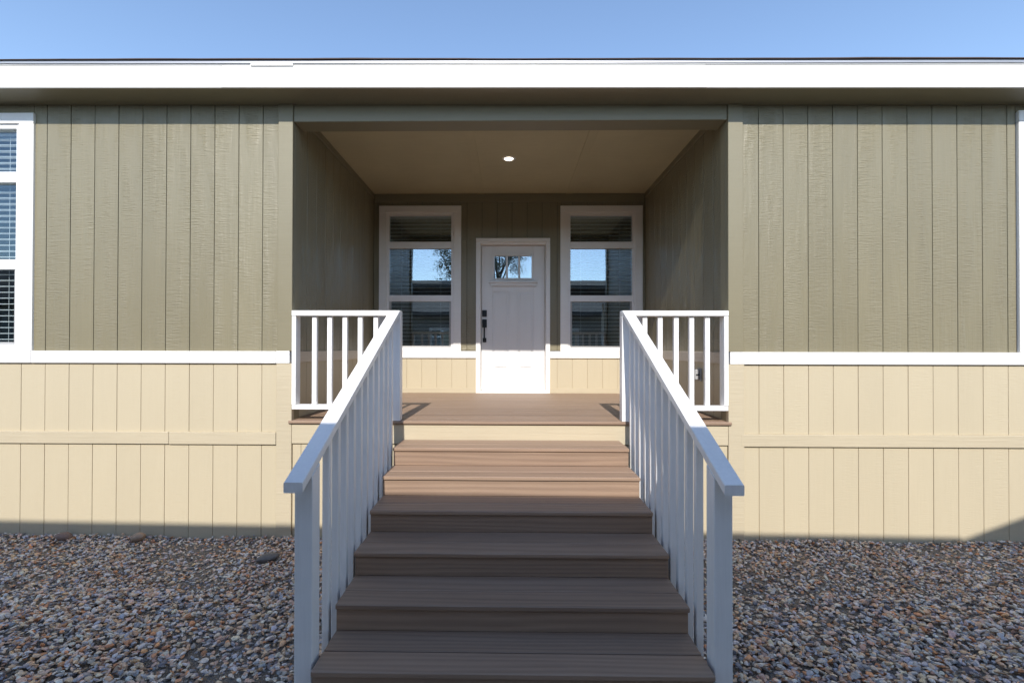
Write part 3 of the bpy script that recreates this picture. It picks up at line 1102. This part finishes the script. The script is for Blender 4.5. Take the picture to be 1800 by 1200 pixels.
zg = edge_z(XG)
sheet('roof_sheet', [(XL, edge_z(XL)), (XG - 0.001, zg)], 0.10, M['neighbour_roof'])
MB().prism([(XG, zg - 0.02), (XG + 2.6, zg - 0.02 + 0.98), (XG + 5.2, zg - 0.02), (XG + 5.2, zg - 0.16), (XG, zg - 0.16)], 'y', EB + 5.7, EY + 5.7).build('gable_roof', M['neighbour_roof'], cp)
for x in (-7.2, -3.9, 3.4, 8.6):
    for y in (-4.45, -7.8):
        cpx('post', x - 0.045, x + 0.045, y - 0.045, y + 0.045, -0.03, edge_z(x) - 0.17, M['white'])

nb = thing('neighbouring_house', 'long pale house with dark roof behind the added canopy, mirrored in the porch windows', 'house', (0, -9.9, 0))


def nbx(name, x0, x1, y0, y1, z0, z1, mat, c=0.003, parent=nb):
    return MB().box(x0, x1, y0, y1, z0, z1, c).build(name, mat, parent)


nbx('wall', -24, 13, -0.1, 0, -0.03, 2.95, M['neighbour_wall'])
nbx('back_wall', -24, 13, -8.0, -7.9, -0.03, 2.95, M['neighbour_wall'])
nbx('end_wall', -24, -23.9, -7.9, -0.1, -0.03, 2.95, M['neighbour_wall'])
nbx('end_wall', 12.9, 13, -7.9, -0.1, -0.03, 2.95, M['neighbour_wall'])
MB().prism([(0.4, 2.9), (0.4, 3.05), (-4.0, 4.95), (-8.4, 3.05), (-8.4, 2.9), (-4.0, 4.80)], 'x', -24.3, 13.3).build('roof', M['neighbour_roof'], nb)
for x in (-6.0, -2.6, 2.2, 6.0):
    nbw = nbx('window', x - 0.65, x + 0.65, 0.0005, 0.03, 0.95, 2.45, M['white'], 0.004)
    nbx('pane', x - 0.53, x + 0.53, 0.0305, 0.036, 1.07, 2.33, M['glass'], 0.0, nbw)

tr = thing('tree', 'leafy tree beyond the low house, mirrored in the porch door and left window', 'tree', (-3.35, -19.5, 0))
tv, tf = [], []


def limb(p, q, r0, r1, n=7):
    d = (Vector(q) - Vector(p)).normalized()
    u = d.orthogonal().normalized()
    w = d.cross(u)
    k = len(tv)
    for c, r in ((Vector(p), r0), (Vector(q), r1)):
        for i in range(n):
            a = 6.2832 * i / n
            tv.append(tuple(c + u * math.cos(a) * r + w * math.sin(a) * r))
    for i in range(n):
        tf.append([k + i, k + (i + 1) % n, k + n + (i + 1) % n, k + n + i])


limb((0, 0, -0.03), (0.1, 0, 2.6), 0.19, 0.14)
limb((0.1, 0, 2.6), (0.25, 0.05, 5.6), 0.14, 0.09)
ends = []
for k in range(9):
    a = k * 2.4
    q = (0.2 + math.cos(a) * random.uniform(0.7, 1.5), math.sin(a) * random.uniform(0.7, 1.4), 6.7 + random.uniform(0.0, 2.2))
    limb((0.2, 0.03, 5.0 + 0.13 * k), q, 0.06, 0.02, 5)
    ends += [q, tuple(0.6 * Vector(q) + 0.4 * Vector((0.2, 0.03, 5.0 + 0.13 * k)))]
MB().add(tv, tf, True).build('trunk', M['bark'], tr)
lv, lf2 = [], []
for k in range(64):
    e = random.choice(ends)
    cc = Vector(e) + Vector((random.gauss(0, 0.45), random.gauss(0, 0.45), random.gauss(0, 0.45)))
    for _ in range(110):
        p = cc + Vector((random.gauss(0, 0.22), random.gauss(0, 0.22), random.gauss(0, 0.18)))
        d = Vector((random.gauss(0, 1), random.gauss(0, 1), random.gauss(0, 1))).normalized() * 0.055
        w = d.orthogonal().normalized() * 0.026
        n0 = len(lv)
        lv += [tuple(p - d), tuple(p + w), tuple(p + d), tuple(p - w)]
        lf2.append([n0, n0 + 1, n0 + 2, n0 + 3])
MB().add(lv, lf2).build('crown', M['leaf'], tr)
